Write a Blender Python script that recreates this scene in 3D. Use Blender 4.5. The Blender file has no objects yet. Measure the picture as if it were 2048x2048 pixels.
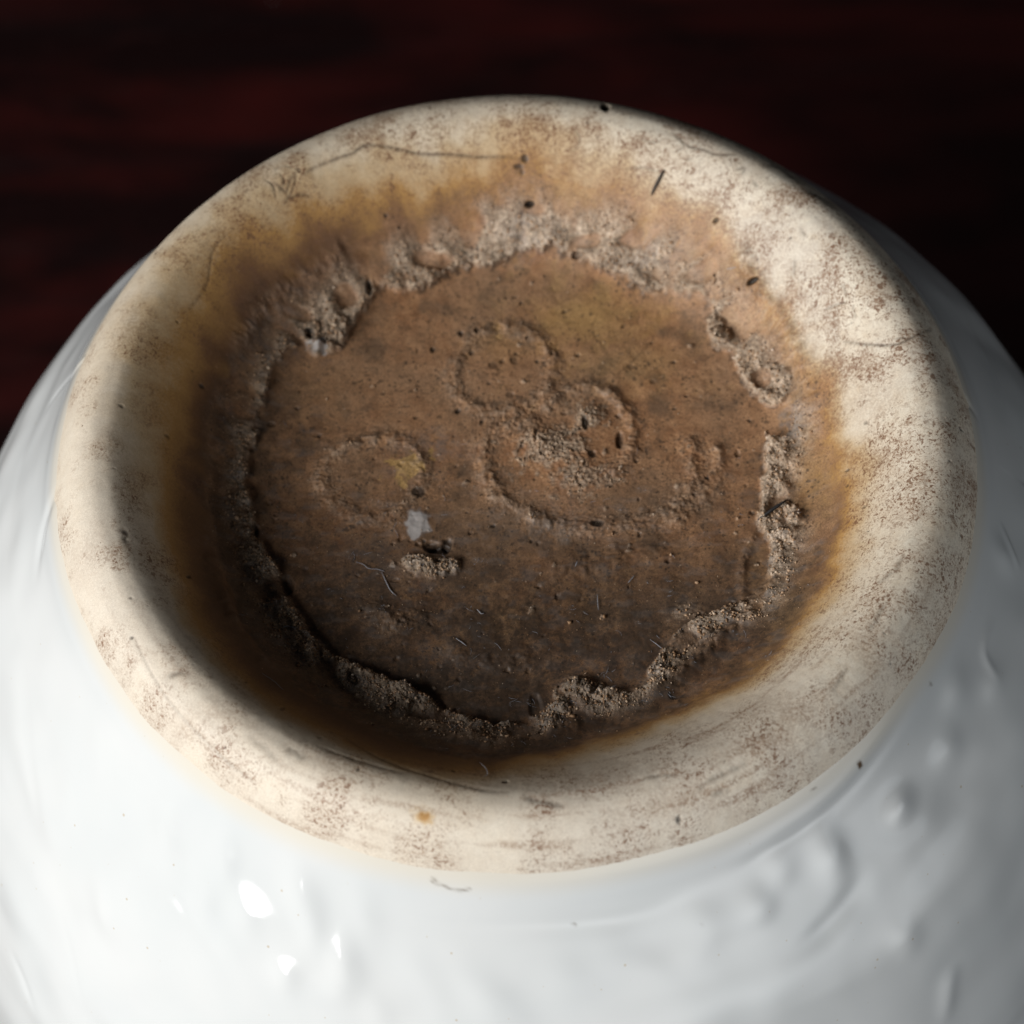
import bpy, math, random
import numpy as np
from mathutils import Matrix, Vector

# ------------------------------------------------------------------ camera, world, lamps, exposure
S = 0.055                                   # radius of the foot in metres; shapes below are in foot radii
sc = bpy.context.scene
cam_d = bpy.data.cameras.new('camera')
cam = bpy.data.objects.new('camera', cam_d)
sc.collection.objects.link(cam)
sc.camera = cam
cam_d.sensor_width = 36.0
cam_d.lens = 90.0
cam_d.clip_start = 0.01
cam_d.clip_end = 20.0
POS = Vector((-0.012, -3.08136, 4.58034)) * S
RT = Vector((0.99961012, -0.02367889, -0.01479621))
UP = Vector((0.02792164, 0.84771745, 0.52971266))
BK = RT.cross(UP)
cam.matrix_world = Matrix(((RT.x, UP.x, BK.x, POS.x), (RT.y, UP.y, BK.y, POS.y), (RT.z, UP.z, BK.z, POS.z), (0, 0, 0, 1)))
cam_d.dof.use_dof = True
cam_d.dof.focus_distance = 5.42 * S
cam_d.dof.aperture_fstop = 20.0
cam_d.dof.aperture_blades = 8

world = bpy.data.worlds.new('World')
sc.world = world
world.use_nodes = True
wb = world.node_tree.nodes['Background']
wb.inputs[0].default_value = (0.72, 0.84, 1.0, 1)
wb.inputs[1].default_value = 0.009

def area(name, az, el, dist, sx, sy, power, col, target=(0, 0, -0.01)):
    d = bpy.data.lights.new(name, 'AREA')
    d.shape = 'RECTANGLE'; d.size = sx; d.size_y = sy; d.energy = power; d.color = col
    o = bpy.data.objects.new(name, d); sc.collection.objects.link(o)
    a, e = math.radians(az), math.radians(el)
    v = Vector((math.cos(a) * math.cos(e), math.sin(a) * math.cos(e), math.sin(e)))
    o.location = Vector(target) + v * dist
    o.rotation_euler = v.to_track_quat('Z', 'Y').to_euler()
    return o
area('window_light', 213, 24, 0.80, 0.70, 0.42, 11.2, (1.0, 0.985, 0.96))
fill_lamp = area('fill_light', -54, 4, 1.5, 3.2, 1.3, 36.0, (0.95, 0.98, 1.0))  # added unseen fill that lifts the right side of the body
area('glint_light', -24, 9, 1.2, 0.42, 0.42, 0.28, (0.85, 0.93, 1.0)).data.shape = 'ELLIPSE'  # added unseen lamp, there only for glints on the glaze
def soft_edges(o):                           # for the added fill light: brightest in the middle, fading to its edges
    d = o.data; d.use_nodes = True; n = d.node_tree.nodes; l = d.node_tree.links
    ge = n.new('ShaderNodeNewGeometry'); sp = n.new('ShaderNodeSeparateXYZ'); l.new(ge.outputs['Parametric'], sp.inputs[0])
    def bell(s):
        m = n.new('ShaderNodeMath'); m.operation = 'SUBTRACT'; l.new(s, m.inputs[0]); m.inputs[1].default_value = .5
        a = n.new('ShaderNodeMath'); a.operation = 'ABSOLUTE'; l.new(m.outputs[0], a.inputs[0])
        r = n.new('ShaderNodeMapRange'); r.interpolation_type = 'SMOOTHSTEP'; l.new(a.outputs[0], r.inputs[0])
        r.inputs[1].default_value = 0; r.inputs[2].default_value = .48; r.inputs[3].default_value = 1; r.inputs[4].default_value = 0
        return r.outputs[0]
    q = n.new('ShaderNodeMath'); q.operation = 'MULTIPLY'; l.new(bell(sp.outputs[0]), q.inputs[0]); l.new(bell(sp.outputs[1]), q.inputs[1])
    l.new(q.outputs[0], n['Emission'].inputs['Strength'])
soft_edges(fill_lamp)

sc.view_settings.view_transform = 'Standard'
sc.view_settings.look = 'None'
sc.view_settings.exposure = 0.0
sc.view_settings.gamma = 1.0
sc.view_settings.use_curve_mapping = False
sc.cycles.max_bounces = 4
sc.cycles.caustics_reflective = False
sc.cycles.caustics_refractive = False

rng = np.random.default_rng(7)
random.seed(3)

# ------------------------------------------------------------------ measured marks on the foot (foot radii, x right, y away)
STAIN=[[-0.1365,0.7104],[-0.0476,0.7563],[0.0523,0.7668],[0.1757,0.7431],[0.2975,0.6905],[0.3937,0.6438],[0.4644,0.5909],[0.5057,0.5385],[0.5328,0.496],[0.5641,0.453],[0.61,0.3851],[0.6511,0.2872],[0.6792,0.1889],[0.6906,0.0938],[0.7041,-0.0105],[0.7046,-0.0986],[0.6826,-0.1915],[0.6474,-0.3],[0.6135,-0.3646],[0.555,-0.4559],[0.4832,-0.5243],[0.4021,-0.5808],[0.2905,-0.6151],[0.1781,-0.6533],[0.0665,-0.6882],[-0.0325,-0.7178],[-0.119,-0.7357],[-0.2167,-0.7035],[-0.3158,-0.6505],[-0.4272,-0.5753],[-0.5165,-0.5081],[-0.5878,-0.4033],[-0.6395,-0.2735],[-0.6715,-0.131],[-0.6881,0.0049],[-0.6839,0.1393],[-0.6576,0.25],[-0.6237,0.3449],[-0.5651,0.4534],[-0.4938,0.5283],[-0.3968,0.6031],[-0.3229,0.6465],[-0.2362,0.6829]]
INNER=[[0.098,0.6488],[0.1471,0.6218],[0.2086,0.5978],[0.2733,0.5645],[0.3296,0.522],[0.4026,0.5116],[0.4557,0.4784],[0.4695,0.4319],[0.4553,0.3876],[0.4825,0.3561],[0.5092,0.3377],[0.5177,0.2798],[0.5445,0.231],[0.5954,0.1976],[0.6222,0.168],[0.6254,0.1301],[0.5945,0.102],[0.5573,0.0772],[0.5485,0.0071],[0.5341,-0.0761],[0.5322,-0.1316],[0.5499,-0.1744],[0.5487,-0.2171],[0.5182,-0.2834],[0.4817,-0.3134],[0.3994,-0.3421],[0.3217,-0.3982],[0.2906,-0.4434],[0.2363,-0.507],[0.1619,-0.53],[0.113,-0.4819],[0.0725,-0.5067],[0.0597,-0.5523],[0.014,-0.5794],[-0.0536,-0.6042],[-0.1205,-0.5886],[-0.1764,-0.5454],[-0.2551,-0.5018],[-0.3346,-0.4531],[-0.3915,-0.4302],[-0.4495,-0.3698],[-0.4853,-0.302],[-0.5158,-0.2341],[-0.5585,-0.1519],[-0.5964,-0.0439],[-0.6046,0.039],[-0.592,0.1379],[-0.5685,0.2637],[-0.5452,0.3313],[-0.4979,0.4033],[-0.4502,0.376],[-0.4017,0.4034],[-0.3712,0.4602],[-0.3378,0.5082],[-0.3027,0.5542],[-0.2536,0.5484],[-0.204,0.5545],[-0.1409,0.5982],[-0.0782,0.6138],[-0.0029,0.6227],[0.0477,0.6417]]
HOLE=[[-0.1837,0.6199,0.0498,0.0206],[0.1791,0.6476,0.0375,0.0154],[0.3023,0.6338,0.0475,0.0179],[0.4164,0.5806,0.045,0.0261],[-0.0999,0.6978,0.0523,0.0174],[-0.3884,0.5233,0.0296,0.0283],[0.4452,0.5317,0.0375,0.0207],[0.0627,0.7113,0.0249,0.0086],[-0.4967,0.4589,0.0371,0.0182],[0.57,0.2579,0.022,0.0261]]
CRUST=[[[[0.4657,0.4274],[0.4766,0.401],[0.4958,0.3776]],0.0217,0.016,0.6],[[[0.567,0.2126],[0.604,0.2065],[0.6172,0.236],[0.5964,0.2766]],0.0169,0.006,0.65],[[[0.5655,-0.1514],[0.5964,-0.1642],[0.6133,-0.1389],[0.6114,-0.0947],[0.5901,-0.0755]],0.0133,0.007,0.75],[[[-0.2435,-0.1875],[-0.197,-0.2051],[-0.1446,-0.2011]],0.0241,0.01,0.55],[[[-0.4526,0.3837],[-0.4261,0.4155],[-0.4017,0.4572]],0.0241,0.01,0.55],[[[0.1005,-0.5143],[0.1286,-0.5181],[0.1729,-0.5371]],0.0265,0.007,0.6]]
RIDGE=[[[[0.6204,-0.0828],[0.6241,-0.1293],[0.6152,-0.1659],[0.5789,-0.2093],[0.5556,-0.2695],[0.5285,-0.3221],[0.483,-0.3673],[0.4206,-0.4163],[0.3681,-0.4713],[0.2598,-0.5307]],0.0072,0.008,0,0.7],[[[0.5194,-0.1474],[0.497,-0.1983],[0.4861,-0.2525],[0.4857,-0.334]],0.0048,0.005,0.1,0.1],[[[0.5333,0.5201],[0.5773,0.4318],[0.6301,0.3209],[0.6585,0.2135],[0.6612,0.1635]],0.0084,0.006,0.1,0.35],[[[-0.6237,0.3449],[-0.5653,0.4483],[-0.4942,0.5185],[-0.3973,0.5938]],0.0072,0.005,0.2,0.2],[[[-0.1068,0.3974],[-0.1383,0.3388],[-0.1378,0.2798],[-0.1033,0.2275],[-0.0492,0.2069],[0.0116,0.2165],[0.0673,0.2584],[0.0898,0.3165],[0.0829,0.3686],[0.0414,0.4225],[-0.0197,0.4426],[-0.0756,0.4264],[-0.1068,0.3974]],0.0084,0.0045,0.55,0.5],[[[-0.2788,0.1413],[-0.3389,0.137],[-0.3986,0.1126],[-0.436,0.0565],[-0.4269,-0.0001],[-0.3849,-0.046],[-0.3257,-0.0724],[-0.2727,-0.0571],[-0.2253,-0.0051],[-0.2072,0.0579],[-0.2309,0.1156],[-0.2788,0.1413]],0.0084,0.005,0.6,0.45],[[[0.0347,0.1795],[-0.0441,0.1576],[-0.0704,0.1038],[-0.0669,0.0326],[-0.0301,-0.025],[0.0164,-0.0572],[0.0626,-0.0908],[0.1325,-0.1099],[0.1915,-0.1052],[0.2623,-0.0982],[0.3342,-0.0734],[0.3846,-0.0196],[0.4027,0.0431],[0.3918,0.1006]],0.0096,0.006,0.6,0.4],[[[0.0722,0.2217],[0.1343,0.2633],[0.195,0.2609],[0.2439,0.2152],[0.2629,0.1564],[0.2574,0.092],[0.2273,0.0363]],0.0084,0.006,0.5,0.5],[[[0.4506,0.0838],[0.4518,0.0127],[0.406,-0.0556],[0.3503,-0.1019]],0.0084,0.004,0.4,0.25],[[[-0.1526,-0.4083],[-0.1073,-0.4358],[-0.0506,-0.4466],[0.0011,-0.4261]],0.0108,0.004,0.1,0.3],[[[-0.3243,-0.3042],[-0.2667,-0.3324],[-0.2207,-0.327]],0.0108,0.005,0.3,0.3],[[[0.0819,-0.2219],[0.1404,-0.2104],[0.2114,-0.1858],[0.2939,-0.1685]],0.0169,0.004,0,0.4],[[[-0.1424,-0.6502],[-0.0652,-0.6663],[0.0237,-0.6401],[0.1022,-0.6191]],0.0096,0.006,0.1,0.5],[[[-0.6638,-0.2223],[-0.6431,-0.2937],[-0.5991,-0.3918],[-0.5396,-0.4812]],0.0096,0.005,0,0.3]]
LUMP=[[0.0804,0.0987,0.0838,0.0642,0.012,0.8,0],[0.1676,0.1819,0.0386,0.0407,0.014,0.9,0],[0.0454,0.1287,0.042,0.0317,0.008,0.8,0],[0.1495,0.0252,0.0713,0.0566,0.008,0.7,0],[-0.4526,0.3889,0.0206,0.0159,0.012,0.3,0],[-0.0286,0.3206,0.0855,0.0812,0.003,0,0],[-0.3323,0.0328,0.0773,0.0703,0.003,0,0],[-0.243,0.0688,0.0382,0.0341,0.006,0,0],[-0.2197,-0.0821,0.0306,0.036,0.004,0,0],[-0.2086,-0.202,0.0699,0.03,0.01,0.4,0],[0.5964,-0.124,0.015,0.017,-0.01,0.2,0.2],[-0.2023,0.6184,0.0448,0.0228,-0.006,0.1,0],[0.57,0.2579,0.0269,0.0287,-0.008,0.2,0],[0.3541,-0.333,0.0344,0.0238,0.004,0.5,0],[0.1174,-0.515,0.0339,0.0237,0.01,0.5,0],[-0.2839,-0.3452,0.046,0.0332,0.006,0.2,0.0],[0.2896,0.4569,0.1727,0.0884,-0.003,0,0],[0.0212,-0.3142,0.1843,0.0939,-0.004,0,0],[0.4627,0.2706,0.0968,0.1009,0.002,0,0]]
PIT=[[0.0505,0.7197,0.0112,0.0051,0.012,1],[0.5553,0.4708,0.0137,0.0059,0.012,1],[-0.2194,-0.0053,0.0166,0.0154,0.003,0.85],[-0.1756,-0.1537,0.0304,0.0138,0.012,0.95],[-0.1943,-0.145,0.0187,0.0137,0.008,0.8],[-0.1556,-0.1433,0.0117,0.0166,0.008,0.9],[0.0408,0.7936,0.0087,0.007,0.003,0.8],[0.0255,0.7818,0.0124,0.0044,0.003,0.8],[0.0338,0.7719,0.0062,0.0059,0.002,0.6],[0.2331,0.899,0.0103,0.0172,0.01,1],[-0.1289,0.2123,0.0073,0.0073,0.004,0.8],[0.1597,0.6246,0.015,0.0081,0.01,0.6],[-0.4717,0.4216,0.0098,0.0136,0.012,0.9],[-0.3334,0.544,0.0087,0.017,0.01,0.8],[0.4766,0.6108,0.0062,0.0046,0.005,0.8],[0.161,0.1676,0.0096,0.0203,0.01,0.8],[0.237,0.1186,0.0096,0.0229,0.008,0.7],[0.1733,0.0839,0.0096,0.0114,0.006,0.6],[-0.2873,0.6821,0.0062,0.0044,0.002,0.7],[0.1776,-0.0992,0.0164,0.0097,0.006,0.9],[-0.5532,0.1851,0.0119,0.0081,0.004,0.5],[-0.2726,-0.2316,0.0116,0.0067,0.003,0.5],[-0.5098,-0.2409,0.0162,0.03,0.01,0.7],[-0.362,-0.4869,0.0179,0.0206,0.01,0.7],[0.323,-0.4717,0.0294,0.0186,0.006,0.6],[0.3235,-0.5475,0.0181,0.0183,0.005,0.6],[0.026,-0.551,0.0157,0.0288,0.006,0.5],[-0.5831,-0.0985,0.0115,0.0198,0.008,0.7],[0.3198,0.2779,0.0073,0.0074,0.002,0.5],[0.2709,0.3242,0.0073,0.0089,0.002,0.5],[-0.0466,0.3359,0.011,0.0104,0.002,0.5],[0.0027,0.3492,0.0098,0.0119,0.002,0.45],[-0.0081,0.2537,0.0109,0.0088,0.002,0.5],[-0.1187,0.4278,0.0074,0.009,0.004,0.7],[-0.0816,0.4341,0.0062,0.0121,0.004,0.7]]
SMUDGE=[[-0.202,-0.9126,0.0147,0.0117,0.8,1],[0.3255,0.7356,0.0198,0.0109,0.6,0],[0.4254,0.7156,0.0172,0.0083,0.7,0],[0.4549,0.6951,0.0122,0.0085,0.5,0],[0.5817,0.5904,0.0267,0.015,0.35,0],[0.6099,0.5649,0.0218,0.0132,0.3,0],[0.153,0.8118,0.0371,0.0224,0.25,0],[0.7072,-0.5776,0.0284,0.0477,0.3,0],[0.4763,-0.7755,0.0743,0.0283,0.4,0],[0.5452,-0.7071,0.0642,0.0345,0.35,0],[-0.3702,-0.7887,0.0524,0.0243,0.35,0],[-0.6066,-0.6704,0.0648,0.0347,0.22,0],[-0.6865,-0.6911,0.0375,0.0158,0.2,0],[-0.8759,-0.0187,0.022,0.0543,0.2,0],[0.7993,0.071,0.0596,0.0761,0.2,0],[0.3223,-0.8816,0.0957,0.0228,0.25,0],[-0.8408,0.2874,0.0341,0.0811,0.2,0],[0.7128,0.4313,0.0715,0.0462,0.2,0],[0.8095,0.3487,0.0462,0.0534,0.2,0],[-0.5843,0.5459,0.0727,0.0305,0.12,0],[-0.9136,-0.2837,0.0418,0.0635,0.12,0],[0.1457,-0.8416,0.0737,0.033,0.3,0],[0.8045,-0.1911,0.0223,0.0849,0.2,0],[0.2583,-0.9026,0.0633,0.02,0.25,0],[-0.2434,0.783,0.0986,0.0179,0.15,0],[-0.1057,0.8508,0.0742,0.0153,0.2,0],[0.0343,0.785,0.0199,0.0123,0.6,0]]
PATCH=[[0.6481,-0.0172,0.0536,0.1644,0.55,0,0],[0.5777,-0.3546,0.075,0.1244,0.45,0.1,0],[-0.0971,-0.5079,0.3615,0.145,0,0.45,0],[-0.484,-0.3445,0.1351,0.1759,0,0.4,0],[0.2793,-0.4428,0.1701,0.1067,0,0.3,0],[0.1786,0.4627,0.1607,0.1059,0.8,0,0],[0.2838,0.3385,0.1343,0.0895,0.5,0,0],[-0.243,0.066,0.0358,0.0341,1.3,0,0.05],[-0.0085,0.3942,0.0861,0.06,0.4,0,0],[-0.449,0.2725,0.109,0.0863,0.2,0,0],[-0.3889,0.3305,0.1827,0.116,0.1,0,0],[-0.2197,-0.0821,0.0283,0.036,0,0,1.0],[0.0742,-0.0981,0.094,0.0553,0,0.35,0.25],[-0.1829,0.1214,0.072,0.0429,0,0.3,0.25],[-0.2552,-0.3061,0.265,0.16,0,0.45,0.05],[0.0173,-0.4592,0.2952,0.1686,0,0.5,0.05],[0.3454,-0.2859,0.1498,0.1072,0,0.35,0.0],[-0.4885,-0.1655,0.1277,0.1928,0,0.35,0],[-0.3404,0.4887,0.1107,0.0644,0.1,0.1,0],[-0.1642,-0.4276,0.1025,0.0655,0,0.1,0.35],[0.1653,-0.4512,0.1363,0.0779,0,0.1,0.3],[0.0137,-0.5913,0.1791,0.0747,0,0.25,0.3],[-0.3251,-0.1827,0.0933,0.0814,0,0.1,0.2],[-0.0369,-0.339,0.1034,0.0664,0.35,0,0],[0.1478,-0.3186,0.092,0.0799,0.25,0,0],[0.0849,-0.4745,0.0907,0.0518,0.1,0,0.1],[0.0363,0.6739,0.075,0.0349,0,0,0.35],[0.332,0.5951,0.0751,0.0269,0,0.0,0.25],[-0.4502,0.3931,0.0243,0.0158,0,0,0.9],[0.6309,0.1276,0.0302,0.0513,0,0.2,0.3],[0.5305,-0.2714,0.0341,0.0867,0.3,0.1,0],[0.3201,-0.3251,0.0689,0.04,0.1,0.3,0.1]]
CRACK=[[[[-0.4683,0.7198],[-0.45,0.736],[-0.3893,0.7668],[-0.3588,0.7795],[-0.328,0.7995],[-0.2732,0.801],[-0.2061,0.7959],[-0.1323,0.7996],[-0.0644,0.7976],[-0.0086,0.7985],[0.0346,0.7938]],0.0019,0.85],[[[-0.5404,0.6931],[-0.5247,0.6853],[-0.5108,0.6773],[-0.5008,0.7032],[-0.4911,0.7197]],0.0022,0.8],[[[-0.5224,0.7145],[-0.5152,0.6953],[-0.525,0.6742]],0.0018,0.7],[[[-0.5053,0.6645],[-0.4814,0.677],[-0.4577,0.6802]],0.0019,0.8],[[[-0.5586,0.6994],[-0.5403,0.6865],[-0.5347,0.6613]],0.0017,0.6],[[[-0.4863,0.7306],[-0.4914,0.6994],[-0.5015,0.6728],[-0.5137,0.6552]],0.0019,0.7],[[[-0.535,0.7274],[-0.5168,0.7376],[-0.496,0.7325]],0.0014,0.6],[[[-0.6407,0.56],[-0.6696,0.5178],[-0.6779,0.481],[-0.6875,0.4337],[-0.7232,0.3711]],0.0014,0.5],[[[0.3867,0.8077],[0.4041,0.7885],[0.4214,0.7692],[0.4573,0.7554],[0.487,0.7408],[0.5298,0.7401]],0.0019,0.8],[[[0.4041,0.7885],[0.4093,0.7708],[0.3943,0.761]],0.0016,0.6],[[[0.3127,0.8017],[0.3429,0.7883],[0.3614,0.7934]],0.0014,0.5],[[[0.16,0.8365],[0.1718,0.8202],[0.1677,0.8057],[0.1526,0.7985]],0.0014,0.5],[[[0.2745,0.75],[0.3111,0.7467],[0.3593,0.7282]],0.0014,0.5],[[[0.7424,0.2506],[0.7888,0.2172],[0.8412,0.1917],[0.8829,0.2074],[0.9245,0.2413]],0.002,0.8],[[[0.8424,0.2051],[0.8767,0.2042]],0.0019,0.6],[[[0.7032,0.3413],[0.7306,0.3381],[0.7522,0.3322]],0.0017,0.55],[[[0.7626,0.3212],[0.7663,0.2899]],0.0014,0.4],[[[0.2786,0.6656],[0.2972,0.6748]],0.0018,0.6],[[[-0.8334,-0.2326],[-0.8263,-0.2424],[-0.8275,-0.2566],[-0.8204,-0.2666]],0.0029,0.95],[[[-0.7206,-0.5846],[-0.7016,-0.582],[-0.6831,-0.5809]],0.0043,0.7],[[[0.4142,0.7411],[0.4262,0.7386]],0.0022,0.5],[[[0.5268,0.6954],[0.5451,0.698],[0.5381,0.6805]],0.0024,0.7],[[[0.5612,0.6637],[0.5721,0.6461]],0.0022,0.6],[[[0.5952,0.7104],[0.6269,0.7125],[0.649,0.6857],[0.6712,0.66]],0.0054,0.55],[[[0.68,0.629],[0.7099,0.6159],[0.738,0.5893]],0.006,0.5],[[[0.6606,0.5311],[0.6711,0.5103]],0.0019,0.5],[[[0.6468,0.4716],[0.6435,0.4415]],0.0024,0.5],[[[0.7437,0.3775],[0.7529,0.3436]],0.0019,0.5],[[[0.3438,-0.8712],[0.3711,-0.8512],[0.4091,-0.8346],[0.4419,-0.818]],0.0031,0.5],[[[0.2292,-0.8494],[0.2612,-0.8412],[0.2979,-0.8412]],0.0027,0.55],[[[0.3701,-0.8787],[0.4025,-0.8671]],0.0029,0.5],[[[0.7118,-0.529],[0.7305,-0.5049],[0.7507,-0.4673]],0.0036,0.5],[[[0.7471,-0.4085],[0.7816,-0.3835],[0.8012,-0.3528]],0.0036,0.5],[[[0.6606,-0.6135],[0.6295,-0.6606]],0.0036,0.5],[[[-0.0027,-0.8832],[0.0285,-0.893],[0.0751,-0.903]],0.0039,0.55],[[[-0.3756,-0.699],[-0.3087,-0.7641],[-0.2443,-0.8036],[-0.1807,-0.8299],[-0.0966,-0.8606],[-0.0338,-0.8688]],0.0027,0.55],[[[-0.4132,-0.7566],[-0.3282,-0.7933],[-0.2437,-0.821]],0.0022,0.4],[[[-0.4708,-0.7586],[-0.4547,-0.7708],[-0.4386,-0.7886]],0.006,0.45],[[[-0.5514,-0.7313],[-0.5188,-0.7559],[-0.4867,-0.7898]],0.0048,0.3],[[[-0.8001,-0.4864],[-0.7528,-0.582],[-0.6964,-0.6632],[-0.6083,-0.756],[-0.5432,-0.8086]],0.0018,0.3],[[[-0.5271,-0.3691],[-0.5035,-0.403]],0.0024,0.3],[[[0.2263,0.2817],[0.2713,0.3316],[0.3296,0.3959]],0.0027,0.45],[[[0.2733,0.5665],[0.3115,0.5308],[0.3296,0.522]],0.0036,0.95],[[[0.1779,0.6101],[0.2332,0.5889],[0.2733,0.5665]],0.003,0.7],[[[0.141,-0.1968],[0.1048,-0.2296],[0.069,-0.2621]],0.0024,0.4],[[[0.2044,-0.3407],[0.168,-0.3857],[0.132,-0.4304]],0.003,0.3]]
BUMPS=[[0.7636,-0.8001,-0.2674,0.0289,0.0241,0.01],[0.6094,-0.914,-0.257,0.0313,0.0458,0.011],[0.5233,-0.9383,-0.2232,0.0289,0.0337,0.008],[0.4564,-1.0132,-0.2739,0.0313,0.0361,0.008],[0.8835,-0.6678,-0.2692,0.0265,0.0241,0.008],[1.0011,-0.4994,-0.2834,0.0289,0.0241,0.008],[0.9048,-0.5568,-0.2064,0.0361,0.0289,0.006],[0.7907,-0.9879,-0.4825,0.0313,0.0313,0.008],[0.3677,-1.0388,-0.2619,0.0434,0.0361,0.006],[0.2962,-1.106,-0.3164,0.0482,0.0313,0.006],[0.123,-1.121,-0.2947,0.0723,0.0482,0.005],[1.0483,-0.2302,-0.2216,0.0241,0.0313,0.006],[-0.7655,-0.8243,-0.2913,0.0313,0.0482,0.008],[-0.6458,-0.9186,-0.2886,0.0265,0.0723,0.009],[-0.5988,-0.9898,-0.3314,0.0313,0.0482,0.008],[-0.4714,-0.9835,-0.2459,0.0361,0.0602,0.008],[-0.3663,-1.0688,-0.2975,0.0313,0.0723,0.009],[-0.4481,-1.0429,-0.304,0.0241,0.0482,0.006],[-0.5031,-1.0888,-0.3862,0.0265,0.0289,0.007],[-0.4209,-1.1249,-0.3884,0.0289,0.0241,0.006],[-0.2956,-1.1617,-0.3855,0.0313,0.0361,0.006],[-0.71,-0.7698,-0.1804,0.0265,0.0361,0.004],[-0.9613,-0.6592,-0.3425,0.0361,0.1084,0.004],[-0.8983,-0.877,-0.4627,0.0361,0.1084,0.005],[-0.1953,-1.1326,-0.322,0.0602,0.0482,0.004],[-0.0465,-1.1786,-0.3605,0.0723,0.0482,0.004]]
BRIDGE=[[[[0.3994,-0.9786,-0.1977],[0.4767,-0.9348,-0.184],[0.5667,-0.8805,-0.1803],[0.6588,-0.8056,-0.1688],[0.7539,-0.6991,-0.1459],[0.8417,-0.5668,-0.1208]],0.0169,-0.003],[[[0.3661,-0.9736,-0.1678],[0.4871,-0.9089,-0.1518],[0.6116,-0.8269,-0.1465],[0.7167,-0.721,-0.1244],[0.8023,-0.6022,-0.0989]],0.0193,0.002],[[[1.0712,-0.794,-0.618],[1.0676,-0.8418,-0.6811],[1.0691,-0.9102,-0.788],[1.0529,-0.963,-0.8427]],0.0108,-0.012],[[[0.89,-0.9893,-0.6118],[0.8891,-1.032,-0.6872],[0.8896,-1.0831,-0.7818]],0.0265,0.01],[[[0.7083,-0.8955,-0.3124],[0.6612,-0.9627,-0.3454],[0.5918,-1.0314,-0.3729],[0.4893,-1.1013,-0.3937]],0.0313,-0.006],[[[-1.0571,-0.7998,-0.6014],[-1.0317,-0.8665,-0.6517],[-1.0113,-0.9436,-0.7377],[-1.0034,-1.0033,-0.8236]],0.012,-0.007],[[[-1.214,-0.7909,-0.913],[-1.1769,-0.8587,-0.9396],[-1.1464,-0.9304,-1.0048]],0.0145,-0.01],[[[-1.1106,-0.3024,-0.3241],[-1.0962,-0.5221,-0.4055],[-1.0676,-0.7199,-0.5264]],0.0241,-0.004],[[[-0.7689,-0.8656,-0.3326],[-0.6819,-0.9874,-0.387],[-0.5879,-1.1177,-0.4775]],0.0289,-0.004],[[[-1.1166,0.2553,-0.317],[-1.0479,0.31,-0.2489],[-0.9437,0.2777,-0.0623]],0.0096,-0.005],[[[-1.144,0.23,-0.3441],[-1.0747,0.284,-0.2743],[-0.977,0.2779,-0.1225],[-0.9147,0.2795,-0.0259]],0.0072,0.004],[[[-0.9788,-0.0617,-0.0584],[-1.0416,-0.118,-0.1822],[-1.0676,-0.2386,-0.2506]],0.0193,-0.004],[[[1.0414,0.6017,-0.3906],[1.0796,0.4399,-0.3426],[1.1103,0.3041,-0.3243],[1.1301,0.1786,-0.3154]],0.012,0.005],[[[0.9268,0.2131,-0.0216],[0.9659,0.1161,-0.0478],[1.0368,0.0822,-0.1676]],0.012,-0.005],[[[1.3824,1.2662,-1.5001],[1.1706,0.3713,-0.4235]],0.0096,-0.004],[[[1.0487,-0.1476,-0.2013],[1.0716,-0.2028,-0.2459],[1.0959,-0.2458,-0.2889]],0.0096,0.006],[[[1.0138,-0.3705,-0.2302],[0.9811,-0.4581,-0.2349],[1.0197,-0.5091,-0.3098]],0.012,0.005],[[[-0.4263,-0.9842,-0.2206],[-0.2121,-1.0529,-0.2228],[0.0009,-1.0684,-0.2148],[0.2145,-1.05,-0.2194],[0.3995,-0.982,-0.2032]],0.0241,-0.004]]
BSPOT=[[0.6814,-0.764,-0.1375,0.006,0.0108,1],[1.0349,-0.8851,-0.6863,0.006,0.0084,1],[0.5807,-0.8275,-0.1137,0.006,0.0036,0.6],[0.0903,-1.0643,-0.2145,0.0048,0.0048,0.5],[-0.9917,-0.707,-0.4104,0.0036,0.0048,0.6],[0.3282,-0.9424,-0.0889,0.0048,0.0036,0.5],[1.0536,-0.7857,-0.579,0.0036,0.0048,0.5],[-0.9002,-0.7082,-0.3169,0.0024,0.0024,0.5],[-0.9103,-0.6591,-0.2898,0.0024,0.0024,0.4],[0.8475,-0.5798,-0.1435,0.0048,0.006,0.5],[1.0232,-0.4451,-0.2798,0.0048,0.0072,0.6],[0.8412,-1.1391,-0.8166,0.0036,0.0036,0.4],[0.3447,-1.0471,-0.2624,0.0036,0.0036,0.3],[-1.1025,-0.8357,-0.7383,0.0024,0.0036,0.4]]
BMARK=[[[[-0.1927,-0.9986,-0.125],[-0.1845,-1.0032,-0.1307],[-0.1708,-1.0058,-0.131],[-0.1553,-1.0122,-0.1383],[-0.1343,-1.0158,-0.1393],[-0.1172,-1.0151,-0.1342]],0.0027,0.8],[[[-0.1882,-0.9965,-0.1196],[-0.1822,-1.0009,-0.1257]],0.003,0.7]]
SPL={"splinter_a":[[0.5302,-0.1121,-0.2444],[0.5944,-0.0793,-0.236]],"splinter_b":[[0.3318,0.6934,-0.09],[0.3618,0.7303,-0.0438]]}
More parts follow.
